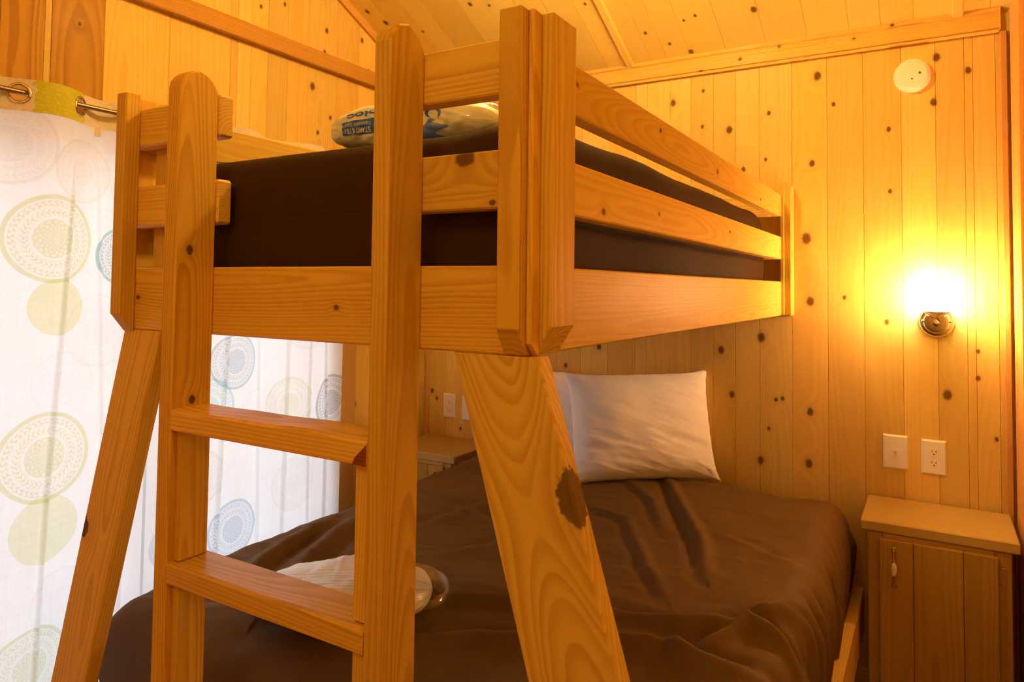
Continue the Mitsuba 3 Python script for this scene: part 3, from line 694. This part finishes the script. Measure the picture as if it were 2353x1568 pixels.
def switch(x0, z0, label, w=.086, h=.129):
    k = thing('light_switch', label, 'light switch'); plate_base(x0, z0, w, h, k); xc = x0 + w / 2; zc_ = z0 - h / 2; yf = YB - .0075
    part('collar', cbox((xc - .006, yf - .0012, zc_ - .0125), (xc + .006, yf + .0004, zc_ + .0125), .0005), 'white_plastic', k)
    part('toggle', hull([(xc + sx * .0045, yf - .001, zc_ + z_) for sx in (-1, 1) for z_ in (-.004, .009)] + [(xc + sx * .0038, yf - .013, zc_ + z_) for sx in (-1, 1) for z_ in (.007, .013)]), 'white_plastic', k)
switch(.3575, -.446, 'white toggle light switch above the right nightstand, left of an outlet')
outlet(.486, -.4505, 'white double power outlet right of the switch above the right nightstand')
outlet(-1.735, -.470, 'white double power outlet on the far wall above the corner nightstand')
switch(-1.615, -.472, 'white wall plate mostly covered by the leaning bunk leg', w=.083)

al = thing('smoke_alarm', 'round white smoke alarm high on the back wall', 'smoke alarm')
ac = (.469, YB, .935)
part('base', place(revolve([(0, 0.0005), (.064, 0.0005), (.064, .010), (.062, .012), (0, .012)], 64), RX90, ac), 'white_plastic', al, smooth=30)
part('cover', place(revolve([(0, .0125), (.0605, .0125), (.0625, .016), (.061, .024), (.055, .030), (.050, .032), (.047, .0335), (0, .035)], 64), RX90, ac), 'white_plastic', al, smooth=30)
for dx, dz, rr in ((.0, -.018, .0028), (.026, .002, .0042)):
    part('vent', place(revolve([(0, .0325), (rr, .0325), (rr, .0358), (0, .0358)], 16), RX90, (ac[0] + dx, ac[1], ac[2] + dz)), 'slot_dark', al)

sc = thing('wall_lamp', 'lit chrome wall lamp with a glowing frosted shade on the back wall', 'wall lamp')
sx, sz = .540, -.008
part('backplate', place(revolve([(0, .0005), (.058, .0005), (.058, .006), (.053, .012), (.044, .015), (.040, .021), (.030, .024), (0, .025)], 64), RX90, (sx, YB, sz)), 'chrome', sc, smooth=25)
part('arm', tube([(sx, YB - .02, sz - .004), (sx, YB - .055, sz - .006), (sx, YB - .090, sz + .004), (sx, YB - .095, sz + .02)], .010, 20), 'chrome', sc, smooth=40)
for s in (-1, 1): part('screw_cap', place(trimesh.creation.icosphere(3, .006), None, (sx + s * .044, YB - .016, sz + .002)), 'chrome', sc, smooth=True)
part('cup', place(revolve([(0, .018), (.014, .018), (.020, .024), (.036, .032), (.045, .040), (.043, .0405), (.012, .028), (0, .028)], 48), None, (sx, YB - .095, sz)), 'chrome', sc, smooth=30)
shade = revolve([(.036, .0405), (.046, .047), (.050, .060), (.049, .085), (.044, .110), (.034, .133), (.018, .148), (.0, .152)], 48)
k = part('shade', place(shade, None, (sx, YB - .095, sz)), 'frosted', sc, smooth=True, label='glowing frosted glass shade')
scene[k]['emitter'] = {'type': 'area', 'radiance': {'type': 'rgb', 'value': SCONCE}}

# ceiling lamp of the room, and an added fill lamp behind the camera
cl = thing('ceiling_lamp', 'lit round glass globe lamp hanging from the sloped ceiling', 'ceiling lamp')
def ceiling_lamp(k, LC, rad):
    part('canopy', place(revolve([(0, -.045), (.06, -.045), (.07, -.03), (.07, .02), (0, .02)], 40), None, LC), 'chrome', k, smooth=30)
    part('stem', tube([(LC[0], LC[1], LC[2] - .04), (LC[0], LC[1], LC[2] - .14)], .010), 'chrome', k, smooth=40)
    g = part('globe', place(trimesh.creation.icosphere(3, .09), None, (LC[0], LC[1], LC[2] - .225)), 'frosted', k, smooth=True)
    scene[g]['emitter'] = {'type': 'area', 'radiance': {'type': 'rgb', 'value': rad}}
ceiling_lamp(cl, (-.40, 1.0, zc(1.0)), CEILING_LAMP)
ceiling_lamp(thing('ceiling_lamp', 'added fill lamp, an unseen lit glass globe over the front half of the room', 'ceiling lamp'), (.12, -1.65, zc(-1.65)), FILL_LAMP)  # added out of view as soft front fill

# ------------------------------------------------------------------ bags
def bag_surface(c, xdir, half, seed, taper):
    x = np.array(xdir, float); x /= np.linalg.norm(x); y = np.cross([0, 0, 1], x)
    hl, hd, hh = half
    def S(s, ph, off=0.0):
        """s 0..1 along the bag, ph angle round it (0 = towards the camera, pi/2 = up)"""
        s, ph = np.broadcast_arrays(np.asarray(s, float), np.asarray(ph, float))
        q = 2 * s - 1
        e = np.clip(1 - np.abs(q) ** 3.2, 0, 1) ** .5
        e = e * (1 - taper * np.clip(-q, 0, 1) ** 2)
        cd, cz = np.cos(ph), np.sin(ph)
        sup = (np.abs(cd) ** 2.6 + np.abs(cz) ** 2.6) ** (-1 / 2.6)
        P = np.stack([q * 3.2, np.cos(ph) * 1.4, np.sin(ph) * 1.4], -1)
        P2 = np.stack([q * 9, np.cos(ph) * 2 + q * 5, np.sin(ph) * 4 - q * 4], -1)
        rid = np.abs(meshkit.noise(P2, seed + 4) - .5) * 2
        wob = 1 + (meshkit.fbm(P, 3, seed) - .5) * .24 + (rid - .5) * .05
        d = sup * cd * hd * e * wob; z = sup * cz * hh * e * wob
        z = np.where(cz < 0, np.maximum(z, -hh * .85), z)
        n = np.stack([0 * q, cd * hh, cz * hd], -1); n = n / np.maximum(np.linalg.norm(n, axis=-1, keepdims=True), 1e-9)
        d = d + off * n[..., 1]; z = z + off * n[..., 2]
        pos = np.array(c) + (q * hl)[..., None] * x - d[..., None] * y + z[..., None] * np.array([0, 0, 1.0])
        return pos[..., 0], pos[..., 1], pos[..., 2]
    return S
def wrap(mesh2d, S, s0, s1, p0, p1, off):
    """lays a flat mesh (x right, y up, unit box) on the bag turned upside down"""
    b = mesh2d.bounds; v = (mesh2d.vertices - b[0]) / np.maximum(b[1] - b[0], 1e-9)
    s = s1 + (s0 - s1) * v[:, 0]; p = p1 + (p0 - p1) * v[:, 1]
    X = S(s, p, off + .0006 * v[:, 2])
    return TM(np.stack(X, 1), mesh2d.faces)
BLUE = (.01, .11, .90)
def bag_up_col(p, n, uv):
    s, a = uv.x, uv.y
    c = mix((.70, .76, .86), (.82, .88, .96), fbm(p.x * 30.0, p.y * 30.0, p.z * 30.0))
    line = smoothstep(.62, .70, noise(s * 14.0, a * 24.0)) * (1 - smoothstep(.70, .78, noise(s * 14.0, a * 24.0)))
    c = mix(c, (.45, .40, .33), line * .5)
    blob = smoothstep(.55, .57, s) * (1 - smoothstep(.765, .785, s + .08 * (noise(s * 9.0, a * 5.0) - .5))) * smoothstep(-1.5, -1.3, a) * (1 - smoothstep(-.20, -.12, a + .5 * (noise(s * 22.0 + 4.0, 3.0) - .5)))
    return mix(c, BLUE, blob * .92)
scene['bag_print'] = {'type': 'twosided', 'bsdf': {'type': 'principled', 'base_color': proc(bag_up_col), 'roughness': .35, 'specular': .5, 'clearcoat': .8, 'clearcoat_gloss': .93}}
scene['blue_ink'] = prin(BLUE, .35, clearcoat=.5)
scene['white_ink'] = prin((.72, .70, .66), .4, clearcoat=.4)
bu = thing('plastic_bag', 'clear and blue printed plastic bag of bedding lying on the upper mattress', 'plastic bag')
S = bag_surface((-.455, .285, .452), (.46, .04, -.006), (.218, .095, .058), 5, .25)
ss, pp = np.linspace(0, 1, 120), np.linspace(-math.pi, math.pi, 97)
m, uv = grid(lambda a, b: S(a, b), ss, pp); part('bag', m, 'bag_print', bu, smooth=True, uv=uv)
pg, _ = grid(lambda a, b: (a, b, 0 * a), np.linspace(0, 1, 30), np.linspace(0, 1, 14))
lb = part('label', wrap(pg, S, .185, .47, -.42, .12, .0015), 'blue_ink', bu, smooth=True, label='blue label with upside down white lettering')
def lettering(text, s0, s1, p0, p1, mat, off=.0024, bold=True):
    tm = meshkit.text_mesh(text, .02, .0005, bold=bold)
    tm = tm.subdivide_to_size(.006) if hasattr(tm, 'subdivide_to_size') else tm
    part('lettering', wrap(tm, S, s0, s1, p0, p1, off), mat, bu)
lettering('STAND & FILL', .205, .395, -.36, -.18, 'white_ink')
lettering('Expandable Bottom', .215, .395, -.12, .04, 'white_ink', bold=False)
lettering('ziploc', .22, .52, .22, .50, 'blue_ink', off=.0015)
# swash of the large blue print on the right half
arc = []
for t_ in np.linspace(-.6, 4.2, 26): arc.append((.735 + .040 * math.cos(t_) * (1 - t_ * .08), .12 + .24 * math.sin(t_) * (1 - t_ * .10)))
pts = np.stack(S(np.array([a for a, _ in arc]), np.array([b for _, b in arc]), .0016), 1)
part('print', tube(pts, [.0012 + .0035 * math.sin(math.pi * i / 25) for i in range(26)], 8), 'blue_ink', bu, smooth=True)
# loose clear end of the bag
fm, _ = grid(lambda a, b: S(.80 + a * .0, b) if False else (S(np.clip(.74 + .26 * a, 0, .999), b, .004 + .012 * a)[0] + .030 * a, S(np.clip(.74 + .26 * a, 0, .999), b, .004 + .012 * a)[1], S(np.clip(.74 + .26 * a, 0, .999), b, .004 + .010 * a)[2] - .012 * a), np.linspace(0, 1, 24), np.linspace(-math.pi, math.pi, 49))
part('loose_film', fm, 'film', bu, smooth=20, label='clear loose end of the bag')

def bag_low_col(p, n, uv):
    s, a = uv.x, uv.y
    c = mix((.62, .65, .70), (.84, .88, .95), fbm(s * 9.0, a * 22.0))
    st = smoothstep(.5, .62, noise(s * 5.0 + a * 2.0, a * 30.0)) * smoothstep(.1, .4, a) * (1 - smoothstep(1.3, 1.8, a))
    c = mix(c, (.35, .37, .38), st * .55)
    bl = (1 - smoothstep(.02, .22, a + .42)) * (1 - smoothstep(.45, .65, s))
    return mix(c, (.06, .14, .28), bl * .9)
scene['bag_print_grey'] = {'type': 'twosided', 'bsdf': {'type': 'principled', 'base_color': proc(bag_low_col), 'roughness': .3, 'specular': .5, 'clearcoat': .9, 'clearcoat_gloss': .93}}
bl = thing('plastic_bag', 'clear plastic bag with folded pale linen on the lower brown bed behind the ladder', 'plastic bag')
S = bag_surface((-.765, .405, -.668), (.36, .25, .0), (.235, .150, .056), 12, .35)
m, uv = grid(lambda a, b: S(a, b), ss, pp); part('bag', m, 'bag_print_grey', bl, smooth=True, uv=uv)
fm, _ = grid(lambda a, b: (S(np.clip(.66 + .34 * a, 0, .999), b, .004 + .014 * a)[0] + .040 * a, S(np.clip(.66 + .34 * a, 0, .999), b, .004 + .014 * a)[1] + .028 * a, S(np.clip(.66 + .34 * a, 0, .999), b, .004 + .01 * a)[2] - .014 * a), np.linspace(0, 1, 24), np.linspace(-math.pi, math.pi, 49))
part('loose_film', fm, 'film', bl, smooth=20, label='clear loose end of the bag')
